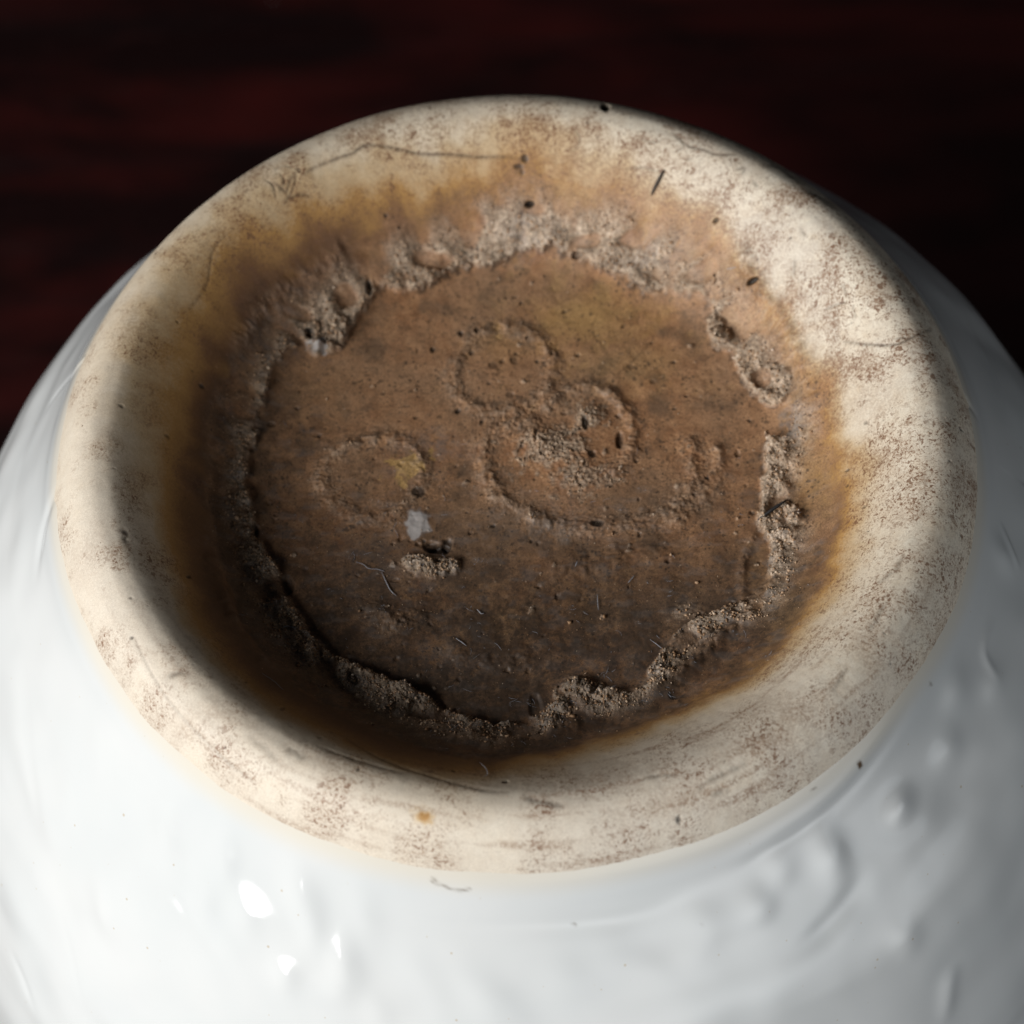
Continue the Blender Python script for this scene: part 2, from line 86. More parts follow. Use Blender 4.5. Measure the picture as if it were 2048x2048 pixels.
FIBRES=[[[-0.3577,-0.1846,-0.2485],[-0.3425,-0.1904,-0.2487],[-0.3308,-0.2016,-0.2487],[-0.311,-0.2048,-0.2489],[-0.2947,-0.2107,-0.2491]],[[0.1689,-0.2805,-0.2496],[0.1691,-0.3033,-0.2493],[0.1696,-0.3207,-0.2491]],[[0.277,-0.4002,-0.2472],[0.2901,-0.4113,-0.2468],[0.303,-0.4254,-0.2456]],[[-0.5394,-0.5383,-0.0971],[-0.5176,-0.5522,-0.1028],[-0.4947,-0.5772,-0.0992]],[[-0.0918,-0.759,-0.0944],[-0.0799,-0.7826,-0.0716],[-0.0755,-0.8098,-0.0455],[-0.0839,-0.8229,-0.0325]],[[0.1292,-0.1991,-0.2507],[0.1229,-0.2125,-0.2506]],[[-0.5134,-0.3639,-0.225],[-0.5004,-0.3568,-0.2313],[-0.4833,-0.365,-0.2341]],[[-0.0939,-0.3106,-0.2497],[-0.0849,-0.3215,-0.2496],[-0.0779,-0.3191,-0.2496]],[[-0.3017,-0.2105,-0.2491],[-0.2841,-0.2543,-0.2488],[-0.2691,-0.2722,-0.2488]],[[0.2532,-0.2351,-0.2493],[0.2372,-0.2547,-0.2493]],[[-0.1408,-0.3823,-0.2484],[-0.1295,-0.3918,-0.2484],[-0.1182,-0.4027,-0.2482]],[[0.4981,0.5146,-0.1471],[0.533,0.5066,-0.1263]]]

# ------------------------------------------------------------------ small numeric helpers
def sstep(a, b, x):
    t = np.clip((x - a) / (b - a), 0, 1)
    return t * t * (3 - 2 * t)

def make_noise(seed):
    r = np.random.default_rng(seed)
    perm = r.permutation(512)
    ang = r.uniform(0, 2 * np.pi, 512)
    gx, gy = np.cos(ang).astype(np.float32), np.sin(ang).astype(np.float32)
    def f(x, y):
        xi = np.floor(x).astype(np.int64); yi = np.floor(y).astype(np.int64)
        xf = (x - xi).astype(np.float32); yf = (y - yi).astype(np.float32)
        def g(ix, iy, dx, dy):
            h = perm[(perm[ix & 511] + iy) & 511]
            return gx[h] * dx + gy[h] * dy
        u = xf * xf * xf * (xf * (xf * 6 - 15) + 10); v = yf * yf * yf * (yf * (yf * 6 - 15) + 10)
        a = g(xi, yi, xf, yf); b = g(xi + 1, yi, xf - 1, yf); c = g(xi, yi + 1, xf, yf - 1); d = g(xi + 1, yi + 1, xf - 1, yf - 1)
        return 1.5 * ((a + (b - a) * u) * (1 - v) + (c + (d - c) * u) * v)
    return f
def noise(x, y, freq, seed, octaves=1):
    f = make_noise(seed); out = 0; amp = 1.0
    for o in range(octaves):
        out = out + amp * f(x * freq + 17.3 * o, y * freq - 9.1 * o); freq *= 2.03; amp *= 0.5
    return out

def seg_dist(x, y, pts, reach=1e9):
    """distance to an open polyline, evaluated only near it"""
    pts = np.asarray(pts, float)[:, :2]
    lo = pts.min(0) - reach; hi = pts.max(0) + reach
    idx = np.nonzero((x > lo[0]) & (x < hi[0]) & (y > lo[1]) & (y < hi[1]))[0]
    px, py = x[idx], y[idx]
    d = np.full(len(idx), 1e9); tt = np.zeros(len(idx))
    n = len(pts) - 1
    for i in range(n):
        a, b = pts[i], pts[i + 1]; ab = b - a; l2 = max(ab @ ab, 1e-12)
        t = np.clip(((px - a[0]) * ab[0] + (py - a[1]) * ab[1]) / l2, 0, 1)
        q = np.hypot(px - a[0] - t * ab[0], py - a[1] - t * ab[1])
        m = q < d; d[m] = q[m]; tt[m] = (i + t[m]) / n
    return idx, d, tt

def catmull(pts, n):
    pts = np.asarray(pts, float); P = np.vstack([2 * pts[0] - pts[1], pts, 2 * pts[-1] - pts[-2]]); out = []
    for i in range(len(pts) - 1):
        p0, p1, p2, p3 = P[i:i + 4]
        for t in np.linspace(0, 1, n, endpoint=False):
            out.append(.5 * (2 * p1 + (p2 - p0) * t + (2 * p0 - 5 * p1 + 4 * p2 - p3) * t * t + (3 * p1 - p0 - 3 * p2 + p3) * t ** 3))
    out.append(pts[-1]); return np.array(out)

def mesh_obj(name, V, F, mat, parent=None, attrs=None, normals=None):
    me = bpy.data.meshes.new(name)
    F = np.asarray(F, np.int32); k = F.shape[1]
    me.vertices.add(len(V)); me.vertices.foreach_set('co', np.ascontiguousarray(V, np.float32).ravel())
    me.loops.add(F.size); me.loops.foreach_set('vertex_index', F.ravel())
    me.polygons.add(len(F)); me.polygons.foreach_set('loop_start', np.arange(0, F.size, k, dtype=np.int32))
    me.polygons.foreach_set('loop_total', np.full(len(F), k, np.int32))
    me.update(calc_edges=True); me.validate()
    me.polygons.foreach_set('use_smooth', np.ones(len(F), bool))
    for an, av in (attrs or {}).items():
        if av.ndim == 1:
            me.attributes.new(an, 'FLOAT', 'POINT').data.foreach_set('value', np.ascontiguousarray(av, np.float32))
        else:
            me.attributes.new(an, 'FLOAT_COLOR', 'POINT').data.foreach_set('color', np.ascontiguousarray(av, np.float32).ravel())
    if normals is not None:
        me.normals_split_custom_set_from_vertices(np.asarray(normals, np.float32).tolist())
    me.materials.append(mat)
    o = bpy.data.objects.new(name, me); sc.collection.objects.link(o)
    if parent is not None: o.parent = parent
    return o

def vert_normals(V, F):
    n = np.cross(V[F[:, 2]] - V[F[:, 0]], V[F[:, 3]] - V[F[:, 1]])
    N = np.zeros_like(V)
    for j in range(4):
        for c in range(3):
            N[:, c] += np.bincount(F[:, j], n[:, c], len(V))
    return N / np.maximum(np.linalg.norm(N, axis=1, keepdims=True), 1e-20)

# ------------------------------------------------------------------ materials
def new_mat(name):
    m = bpy.data.materials.new(name); m.use_nodes = True
    return m, m.node_tree, m.node_tree.nodes['Principled BSDF']
class NT:
    def __init__(s, nt): s.nt = nt
    def n(s, kind, **kw):
        x = s.nt.nodes.new(kind)
        for k, v in kw.items(): setattr(x, k, v)
        return x
    def link(s, a, b): s.nt.links.new(a, b)
    def coords(s, scale=(1, 1, 1), rot=(0, 0, 0), loc=(0, 0, 0)):
        t = s.n('ShaderNodeTexCoord'); m = s.n('ShaderNodeMapping')
        m.inputs['Scale'].default_value = [q / S for q in scale]; m.inputs['Rotation'].default_value = rot; m.inputs['Location'].default_value = loc
        s.link(t.outputs['Object'], m.inputs['Vector']); return m.outputs[0]
    def noise(s, vec, scale, detail=2, rough=.5, dist=0):
        x = s.n('ShaderNodeTexNoise'); x.inputs['Scale'].default_value = scale; x.inputs['Detail'].default_value = detail
        x.inputs['Roughness'].default_value = rough; x.inputs['Distortion'].default_value = dist
        s.link(vec, x.inputs['Vector']); return x.outputs['Fac']
    def ramp(s, fac, stops, interp='LINEAR'):
        x = s.n('ShaderNodeValToRGB'); x.color_ramp.interpolation = interp; e = x.color_ramp.elements
        while len(e) < len(stops): e.new(.5)
        for i, (p, c) in enumerate(stops):
            e[i].position = p; e[i].color = (c, c, c, 1) if not hasattr(c, '__len__') else tuple(c) + (1,)
        s.link(fac, x.inputs[0]); return x.outputs[0]
    def math(s, op, a, b=None, clamp=False):
        x = s.n('ShaderNodeMath', operation=op, use_clamp=clamp)
        for i, q in enumerate((a, b)):
            if q is None: continue
            if isinstance(q, (int, float)): x.inputs[i].default_value = q
            else: s.link(q, x.inputs[i])
        return x.outputs[0]
    def mix(s, fac, a, b, mode='MIX'):
        x = s.n('ShaderNodeMix', data_type='RGBA', blend_type=mode)
        for i, q in ((0, fac), (6, a), (7, b)):
            if isinstance(q, (int, float)): x.inputs[i].default_value = q
            elif isinstance(q, tuple): x.inputs[i].default_value = q + (1,)
            else: s.link(q, x.inputs[i])
        return x.outputs[2]
    def dots(s, vec, scale, size, soft=.05, warp=.0):
        if warp:
            nn = s.n('ShaderNodeTexNoise'); nn.inputs['Scale'].default_value = scale * .9; nn.inputs['Detail'].default_value = 1; s.link(vec, nn.inputs['Vector'])
            vm = s.n('ShaderNodeVectorMath', operation='MULTIPLY_ADD'); s.link(nn.outputs['Color'], vm.inputs[0]); vm.inputs[1].default_value = (warp / scale,) * 3; s.link(vec, vm.inputs[2]); vec = vm.outputs[0]
        x = s.n('ShaderNodeTexVoronoi'); x.inputs['Scale'].default_value = scale; s.link(vec, x.inputs['Vector'])
        sp = s.n('ShaderNodeSeparateColor'); s.link(x.outputs['Color'], sp.inputs[0])
        d = s.math('SUBTRACT', x.outputs['Distance'], s.math('MULTIPLY', s.math('POWER', sp.outputs[0], 2.2), size))
        return s.ramp(d, [(0, 1), (soft, 0)])
    def attr(s, name):
        x = s.n('ShaderNodeAttribute', attribute_name=name); return x

# unglazed clay of the foot: cream biscuit, iron stain, kiln grit, soot, some painted shade
clay, nt, bs = new_mat('unglazed_clay')
g = NT(nt)
vec = g.coords()
A = g.attr('mark_a'); B = g.attr('mark_b')
sa = g.n('ShaderNodeSeparateColor'); g.link(A.outputs['Color'], sa.inputs[0])
sb = g.n('ShaderNodeSeparateColor'); g.link(B.outputs['Color'], sb.inputs[0])
stain, grit, dark, pale = sa.outputs[0], sa.outputs[1], sa.outputs[2], A.outputs['Alpha']
ochre, speck, tone, smud = sb.outputs[0], sb.outputs[1], sb.outputs[2], B.outputs['Alpha']
n_lo = g.noise(vec, 5, 4); n_mid = g.noise(vec, 26, 4, .6); n_hi = g.noise(vec, 150, 3, .65); n_vhi = g.noise(vec, 330, 2, .6); n_f = g.noise(vec, 420, 1, .5)
cream = g.mix(g.ramp(n_mid, [(.35, 0), (.68, 1)]), (.75, .685, .57), (.65, .555, .43))
cream = g.mix(g.ramp(n_lo, [(.40, 0), (.70, .6)]), cream, (.65, .575, .48))
cream = g.mix(g.math('MULTIPLY', tone, .75), cream, (.55, .495, .425))
st = g.math('ADD', stain, g.math('MULTIPLY', g.math('SUBTRACT', n_hi, .5), g.math('MULTIPLY', .18, g.math('MINIMUM', g.math('MULTIPLY', stain, 4), 1))), True)
stain_col = g.ramp(st, [(0, (.68, .59, .46)), (.12, (.56, .43, .275)), (.30, (.42, .235, .080)), (.52, (.19, .095, .038)), (.70, (.075, .038, .024)), (1.0, (.06, .032, .022))])
col = g.mix(g.ramp(stain, [(0, 0), (.14, 1)]), cream, stain_col)
# floor tone variety
fl0 = g.attr('mark_c').outputs['Fac']
edge_ = g.math('MULTIPLY', g.math('MULTIPLY', fl0, g.math('SUBTRACT', 1.0, fl0)), 4.0)
fl = g.math('ADD', fl0, g.math('MULTIPLY', edge_, g.math('ADD', g.math('MULTIPLY', g.math('SUBTRACT', n_hi, .5), 1.5), g.math('MULTIPLY', g.math('SUBTRACT', n_mid, .5), 1.2))), True)
var = g.mix(g.ramp(n_mid, [(.34, 0), (.66, 1)]), (.27, .130, .062), (.43, .235, .12))
var = g.mix(g.ramp(n_lo, [(.38, 0), (.66, .75)]), var, (.31, .19, .112))
var = g.mix(g.ramp(g.noise(vec, 11, 5, .7), [(.50, 0), (.66, .8)]), var, (.165, .105, .066))
rim = g.ramp(fl, [(.55, 1), (.95, 0)])
col = g.mix(g.math('MULTIPLY', fl, 1.0, True), col, var)
col = g.mix(g.math('MULTIPLY', g.math('POWER', ochre, 1.6), .8), col, (.46, .29, .105))
gmx = g.ramp(g.noise(vec, 105, 3, .7), [(.42, 0), (.56, 1)])
g_dark = g.mix(gmx, (.085, .072, .052), (.40, .27, .165))
g_pale = g.mix(gmx, (.34, .25, .175), (.68, .54, .41))
gritcol = g.mix(tone, g_dark, g_pale)
gritcol = g.mix(g.ramp(n_mid, [(.40, .6), (.60, 0)]), gritcol, (.20, .14, .09))
gritcol = g.mix(g.ramp(n_vhi, [(.56, 0), (.72, .8)]), gritcol, (.52, .45, .39))
col = g.mix(grit, col, gritcol)
# fine brown specks and hair-like scratches on the biscuit
sv = g.noise(vec, 120, 3, .7, 1.2)
spk = g.math('MULTIPLY', g.ramp(sv, [(.515, 0), (.585, 1)]), speck)
col = g.mix(g.math('MULTIPLY', spk, .55, True), col, (.22, .115, .062))
col = g.mix(g.math('MULTIPLY', smud, g.ramp(n_hi, [(.40, .12), (.58, 1.25)]), True), col, (.20, .105, .055))
fs = g.math('MULTIPLY', g.math('MULTIPLY', g.ramp(g.noise(vec, 210, 3, .7), [(.54, 0), (.63, 1)]), g.ramp(g.noise(vec, 16, 3), [(.36, .25), (.62, 1)])), fl)
col = g.mix(g.math('MULTIPLY', fs, .8), col, (.05, .034, .024))
pep = g.math('MAXIMUM', g.math('MULTIPLY', g.dots(vec, 62, .34, .10, 1.2), .8), g.dots(vec, 120, .36, .10, 1.0))
pd = g.ramp(g.noise(vec, 13, 3, .6), [(.38, .15), (.62, 1)])
col = g.mix(g.math('MULTIPLY', g.math('MULTIPLY', pep, pd), g.math('MULTIPLY', fl, .85)), col, (.045, .030, .022))
hair = g.math('MAXIMUM', g.dots(vec, 75, .42, .10, 2.6), g.dots(vec, 150, .42, .12, 2.0))
col = g.mix(g.math('MULTIPLY', g.math('MULTIPLY', hair, speck, True), g.math('SUBTRACT', .8, g.math('MULTIPLY', fl, .8))), col, (.17, .085, .045))
fo = g.math('MULTIPLY', g.ramp(g.noise(vec, 260, 1), [(.70, 0), (.76, 1)]), fl)
col = g.mix(g.math('MULTIPLY', fo, .6), col, (.50, .26, .12))
gr2 = g.math('MULTIPLY', g.math('SUBTRACT', n_f, .5), g.ramp(g.math('MAXIMUM', grit, fl), [(0, .5), (1, 2.0)]))
hs = g.n('ShaderNodeHueSaturation'); g.link(col, hs.inputs['Color']); g.link(g.math('ADD', gr2, 1.0), hs.inputs['Value']); col = hs.outputs[0]
col = g.mix(g.math('MULTIPLY', pale, .8, True), col, (.45, .44, .44))
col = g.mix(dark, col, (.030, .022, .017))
g.link(col, bs.inputs['Base Color'])
rg = g.ramp(grit, [(0, .52), (1, .8)])
rg = g.mix(g.math('MULTIPLY', g.math('MULTIPLY', dark, fl), g.ramp(n_mid, [(.4, 0), (.6, 1)])), rg, (.42, .42, .42))
g.link(rg, bs.inputs['Roughness'])
bs.inputs['Specular IOR Level'].default_value = .35
bmp = g.n('ShaderNodeBump'); bmp.inputs['Strength'].default_value = .28; bmp.inputs['Distance'].default_value = .004 * S
hgt = g.math('ADD', g.math('MULTIPLY', n_hi, g.ramp(g.math('MAXIMUM', grit, g.math('MULTIPLY', fl, .25)), [(0, .15), (1, 1)])), g.math('MULTIPLY', n_vhi, g.math('MULTIPLY', grit, 1.2)))
g.link(hgt, bmp.inputs['Height']); g.link(bmp.outputs[0], bs.inputs['Normal'])

# white glaze
glaze, nt, bs = new_mat('white_porcelain_glaze')
g = NT(nt); vec = g.coords()
K = g.attr('mark_a'); sk = g.n('ShaderNodeSeparateColor'); g.link(K.outputs['Color'], sk.inputs[0])
gc = g.mix(g.ramp(g.noise(vec, 3, 3), [(.35, 0), (.7, 1)]), (.60, .615, .618), (.565, .588, .595))
gc = g.mix(g.math('MULTIPLY', sk.outputs[0], .7, True), gc, (.62, .565, .465))
pin = g.math('MULTIPLY', g.dots(vec, 26, .075, .03), .7)
gc = g.mix(pin, gc, (.45, .38, .28))
gc = g.mix(sk.outputs[1], gc, (.10, .06, .03))
g.link(gc, bs.inputs['Base Color'])
g.link(g.ramp(g.noise(vec, 9, 3), [(.3, .08), (.7, .14)]), bs.inputs['Roughness'])
bs.inputs['Specular IOR Level'].default_value = .5

# dark red lacquered wood
wood, nt, bs = new_mat('dark_red_lacquered_wood')
g = NT(nt)
v1 = g.coords((.3, .9, 1), (0, 0, math.radians(9)))
v2 = g.coords((.12, 1.1, 1), (0, 0, math.radians(7)))
w1 = g.noise(v1, 2.2, 6, .6, .25); w2 = g.noise(v2, 1.3, 3, .5, .5); w3 = g.noise(g.coords((2, 9, 1), (0, 0, .14)), 3, 3)
wc = g.mix(g.ramp(w1, [(.42, 0), (.72, 1)]), (.008, .003, .003), (.042, .0048, .0040))
wc = g.mix(g.ramp(w2, [(.50, 0), (.66, .9)]), wc, (.008, .0055, .006))
wc = g.mix(g.ramp(w3, [(.60, 0), (.75, .35)]), wc, (.03, .012, .011))
wc = g.mix(g.ramp(g.noise(g.coords((.3, .3, .3), loc=(8, 2, 0)), .5, 1), [(.40, .8), (.58, 0)]), wc, (.007, .0028, .0028))  # broad noise shifted so the right side is darker, shade painted into the wood
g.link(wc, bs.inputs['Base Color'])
g.link(g.ramp(w1, [(.3, .30), (.7, .5)]), bs.inputs['Roughness'])
bs.inputs['Specular IOR Level'].default_value = .25

def plain(name, col, rough=.7, var=None):
    m, nt, bs = new_mat(name); g = NT(nt)
    f = g.noise(g.coords(), 120, 2)
    g.link(g.mix(g.ramp(f, [(.3, 0), (.7, 1)]), tuple(col), tuple(var or [c * .6 for c in col])), bs.inputs['Base Color'])
    bs.inputs['Roughness'].default_value = rough; return m
grain_m, nt, bs = new_mat('sand_grain'); g = NT(nt)
gr = g.attr('tint')
g.link(g.ramp(gr.outputs['Fac'], [(0, (.10, .06, .035)), (.35, (.30, .17, .085)), (.7, (.50, .35, .23)), (.93, (.62, .50, .38)), (1, (.62, .5, .4))]), bs.inputs['Base Color'])
bs.inputs['Roughness'].default_value = .6
lint_m = plain('pale_lint', (.36, .37, .41), .8, (.24, .25, .29))
black_m = plain('black_fibre', (.012, .012, .014), .55)
brown_m = plain('dark_brown_splinter', (.07, .055, .045), .6)
dust_m = plain('grey_dust', (.11, .10, .10), .8)

# ------------------------------------------------------------------ table
ZT = -3.44
def box(name, x0, x1, y0, y1, z0, z1, mat, bevel, seed):
    import bmesh
    bm = bmesh.new(); bmesh.ops.create_cube(bm, size=1)
    for v in bm.verts:
        v.co = Vector((x0 + (v.co.x + .5) * (x1 - x0), y0 + (v.co.y + .5) * (y1 - y0), z0 + (v.co.z + .5) * (z1 - z0))) * S
    bmesh.ops.bevel(bm, geom=bm.edges[:], offset=bevel * S, segments=3, affect='EDGES')
    me = bpy.data.meshes.new(name); bm.to_mesh(me); bm.free(); me.materials.append(mat)
    o = bpy.data.objects.new(name, me); sc.collection.objects.link(o); return o
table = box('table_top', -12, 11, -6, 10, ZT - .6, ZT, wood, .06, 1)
table['kind'] = 'structure'; table['label'] = 'dark red lacquered wooden table top behind the jar'

# ------------------------------------------------------------------ the jar, standing upside down on its mouth
jar = bpy.data.objects.new('porcelain_jar', None); sc.collection.objects.link(jar)
jar.location = (0, 0, ZT * S)
jar['label'] = 'white glazed porcelain jar upside down, showing its stained unglazed foot'
jar['category'] = 'jar'
UPZ = np.array([0, 0, -ZT])                       # children are written relative to the table

FOOT = catmull([(0,-.252),(.15,-.2515),(.3,-.250),(.5,-.247),(.58,-.242),(.625,-.228),(.67,-.196),(.72,-.143),(.775,-.083),(.825,-.034),(.862,-.008),(.89,0),(.92,-.003),(.955,-.024),(.985,-.064),(1.008,-.108),(1.033,-.155),(1.045,-.176)], 24)
def Hr(r): return np.interp(r, FOOT[:, 0], FOOT[:, 1])

# floor: square grid bent onto a disc of radius RF, ring: polar rows that start on the disc's rim
RF = .66
N = 620
lin = np.linspace(-1, 1, N + 1)
gx, gy = np.meshgrid(lin, lin)
big = np.where(np.abs(gx) >= np.abs(gy), gx, gy)
sm = np.where(np.abs(gx) >= np.abs(gy), gy, gx)
phi = (np.pi / 4) * np.divide(sm, big, out=np.zeros_like(sm), where=np.abs(big) > 1e-12)
phi = np.where(np.abs(gx) >= np.abs(gy), phi, np.pi / 2 - phi)
fu = (RF * big * np.cos(phi)).ravel(); fv = (RF * big * np.sin(phi)).ravel()
ii = np.arange(N * (N + 1)).reshape(N, N + 1)[:, :N].ravel()
FF = np.stack([ii, ii + 1, ii + N + 2, ii + N + 1], 1)
nf = len(fu)
# rim loop of the grid, ordered by angle
loop = np.concatenate([np.arange(N), np.arange(N) * (N + 1) + N, (N * (N + 1) + N - np.arange(N)), (N - np.arange(N)) * (N + 1)])
C = len(loop)
th = np.arctan2(fv[loop], fu[loop])
# rows along the profile, even in arc length
arc = FOOT[FOOT[:, 0] >= RF - .02]
sl = np.concatenate([[0], np.cumsum(np.hypot(*np.diff(arc, axis=0).T))])
s0 = np.interp(RF, arc[:, 0], sl)
ROWS = 165
ss = np.linspace(s0, sl[-1], ROWS + 1)[1:]
rr = np.interp(ss, sl, arc[:, 0])
ru = (rr[:, None] * np.cos(th)[None, :]).ravel(); rv = (rr[:, None] * np.sin(th)[None, :]).ravel()
U = np.concatenate([fu, ru]); Vv = np.concatenate([fv, rv])
prev = loop; RF_faces = []
for k in range(ROWS):
    cur = nf + k * C + np.arange(C)
    RF_faces.append(np.stack([prev, np.roll(prev, -1), np.roll(cur, -1), cur], 1)); prev = cur
RFc = np.concatenate(RF_faces)[:, ::-1]
if True:   # make both wind upwards
    def up(F):
        a, b, c = F[0][:3]
        cr = (U[b] - U[a]) * (Vv[c] - Vv[a]) - (Vv[b] - Vv[a]) * (U[c] - U[a])
        return F if cr > 0 else F[:, ::-1]
    FF = up(FF); RFc = up(RFc)
Q = np.concatenate([FF, RFc])
R = np.hypot(U, Vv); TH = np.arctan2(Vv, U)
# the foot was trimmed by hand: slow wobble of the rim
n_w = noise(np.cos(TH) * 1.3, np.sin(TH) * 1.3, 1.0, 5, 2)
Z = Hr(R)
prof_n = np.stack([-np.gradient(FOOT[:, 1], FOOT[:, 0]), np.ones(len(FOOT))], 1)
prof_n /= np.linalg.norm(prof_n, axis=1)[:, None]
nr = np.interp(R, FOOT[:, 0], prof_n[:, 0]); nz = np.interp(R, FOOT[:, 0], prof_n[:, 1])
D = np.zeros_like(U)                               # displacement along the profile normal
stain = np.zeros_like(U); grit = np.zeros_like(U); dark = np.zeros_like(U); pale = np.zeros_like(U)
ochre = np.zeros_like(U); speck = np.zeros_like(U); tone = np.full_like(U, .6); smud = np.zeros_like(U)
region = np.full(len(U), -1)

nA = noise(U, Vv, 4, 11, 3); nB = noise(U, Vv, 14, 12, 3); nC = noise(U, Vv, 45, 13, 2); nD = noise(U, Vv, 120, 14, 2); nE = noise(U, Vv, 9, 15, 3); nF = noise(U, Vv, 215, 16, 1)

# iron stain: signed distance to its outline (inside > 0)
poly = catmull(STAIN + [STAIN[0]], 3)[:, :2]
_, sd, _ = seg_dist(U, Vv, poly)
inside = np.zeros(len(U), bool)
x1, y1 = poly[-1]
for x2, y2 in poly:
    c = ((y1 > Vv) != (y2 > Vv)) & (U < (x2 - x1) * (Vv - y1) / (y2 - y1 + 1e-15) + x1)
    inside ^= c; x1, y1 = x2, y2
sd = np.where(inside, sd, -sd) + .0015 * nC + .003 * nB + .006 * nE
deg = np.degrees(TH)
def bump(c, w): return np.exp(-(((deg - c + 180) % 360 - 180) / w) ** 2)
wide = .020 + .080 * bump(150, 45) + .022 * bump(-25, 35) + .03 * bump(-110, 45) + .03 * bump(85, 30) - .010 * bump(40, 22)
out_s = np.clip(-sd, 0, 1)
halo = .42 * np.exp(-(out_s / wide) ** 1.3) + .20 * np.exp(-out_s / (wide * 2.1))
band = np.clip(bump(150, 50) + .95 * bump(-110, 55) + .55 * bump(-15, 22) + .10 + .15 * nE, 0, 1)
halo *= (1 + .22 * nE + .12 * nB) * (.34 + .66 * band)
halo = np.maximum(halo, (.60 * bump(200, 42) + .40 * bump(250, 30)) * sstep(.150, .02, out_s + .02 * nE))  # stain carried up the left inner wall, deepened to paint in its shade
stain = np.clip(np.where(sd < 0, halo, .62 * (.34 + .66 * band)), 0, 1)
soft = .014 + .062 * (1 - band)
floor = sstep(-soft, soft, sd + soft * (.10 * nC + .15 * nB + .3 * nE))

# rolling floor and grain of the throwing marks
D += floor * (.0015 * nB + .0004 * nC + .0002 * nD) + (1 - floor) * (.0010 * nA + .00035 * nB + .00022 * nC)
D -= .0035 * np.exp(-((sd - .012) / .012) ** 2) * (.6 + .5 * nA)
D += .006 * n_w * sstep(.7, .9, R) * sstep(.99, .93, R)

# kiln-grit crust: the zone between the clean floor's scalloped edge and the stain's outline
ip = catmull(INNER + [INNER[0]], 4)[:, :2]
_, idist, _ = seg_dist(U, Vv, ip)
ins = np.zeros(len(U), bool); x1, y1 = ip[-1]
for x2, y2 in ip:
    c = ((y1 > Vv) != (y2 > Vv)) & (U < (x2 - x1) * (Vv - y1) / (y2 - y1 + 1e-15) + x1)
    ins ^= c; x1, y1 = x2, y2
q = np.where(ins, -idist, idist) + .006 * nC + .010 * nB           # > 0 in the crust
full = np.clip(bump(85, 32) + bump(65, 22) + .85 * bump(120, 25) + .45 * bump(-128, 30), 0, 1)
reach = .046 + .15 * full + .014 * nE + .05 * bump(20, 45) + .03 * bump(-40, 40) + .03 * bump(200, 60)
cov = sstep(-.006, .006, q) * sstep(1.15, .40, q / reach) * sstep(-.004, .07, sd + .012 * nB)
cov *= np.clip(sstep(-.75, -.1, nE + .5 * nB) * 1.1, .25, 1)
hz = (.011 + .006 * bump(20, 60) + .005 * bump(-128, 40) + .004 * bump(130, 30) - .005 * bump(-50, 30))
scarp = sstep(-.003, .008, q) * sstep(1.5, .25, q / (reach + .04)) * sstep(.0, .11, sd)
lip = np.exp(-((q - .016) / .014) ** 2)
D += hz * scarp * np.clip(.9 + .7 * nE, .5, 1.35) * (.72 + .35 * nB * (1 - sstep(.60, .68, R)) + .45 * nE) + .0035 * lip * sstep(-.01, .03, sd) * (.9 + .8 * nB)
att = 1 - .85 * sstep(.59, .66, R)
D += att * cov * (.0030 * np.abs(nB) + .0018 * nC + .0024 * nD + .0022 * nF)
# clods of mixed size packed into the crust
rc = np.random.default_rng(91)
ctone = np.zeros_like(U); clod = np.zeros_like(U)
cw = np.clip(cov - .15, 0, 1) * (sd > .045)
for i_ in rc.choice(len(U), 620, p=cw / cw.sum()):
    r_ = .006 * (4.5 ** rc.random() ** 1.4); x, y = U[i_], Vv[i_]; m = 1.5 * r_
    idx = np.nonzero((np.abs(U - x) < m) & (np.abs(Vv - y) < m))[0]
    e = np.hypot((U[idx] - x) * rc.uniform(.7, 1.3), (Vv[idx] - y) * rc.uniform(.7, 1.3)) / r_ * (1 + .35 * nC[idx] + .25 * nD[idx])
    dome = .30 * r_ * np.sqrt(np.clip(1 - e * e, 0, 1)) * rc.uniform(.5, 1.1)
    up_ = dome > clod[idx]; clod[idx] = np.maximum(clod[idx], dome); ctone[idx] = np.where(up_ & (dome > 0), rc.normal(0, .22), ctone[idx])
D += att * clod * np.clip(cov * 1.4, 0, 1)
zt = .30 + .60 * bump(72, 40) + .50 * bump(-10, 48) + .12 * bump(135, 25) + .24 * bump(-125, 35) + .25 * bump(-60, 25)
tone = np.clip(.15 + .75 * bump(200, 70) + .5 * bump(-80, 40) + .25 * nE, 0, 1)
tone = np.where(cov > .05, np.clip(zt + ctone + .22 * nB + .22 * nE + .15 * nC, 0, 1), tone)
grit = np.maximum(grit, cov)
dark = np.maximum(dark, .75 * np.exp(-((q + .003) / .006) ** 2) * np.clip(.30 + .9 * nE + .7 * nC, 0, 1) * (cov.max() > 0))
for l in HOLE:
    x, y, rx, ry = l; m = 2 * max(rx, ry); idx = np.nonzero((np.abs(U - x) < m) & (np.abs(Vv - y) < m))[0]
    e = sstep(1.15, .7, np.hypot((U[idx] - x) / rx, (Vv[idx] - y) / ry) * (1 + .25 * nB[idx]))
    grit[idx] *= 1 - .8 * e; D[idx] = D[idx] * (1 - .65 * e) + .002 * e * nB[idx]
zone_id = 50 + np.floor(((deg + 360 + 10) % 360) / 36).astype(int)
region = np.where((q > .002) & (q < reach * 1.02) & (sd > .0), zone_id, region)
gritw = np.zeros_like(U)
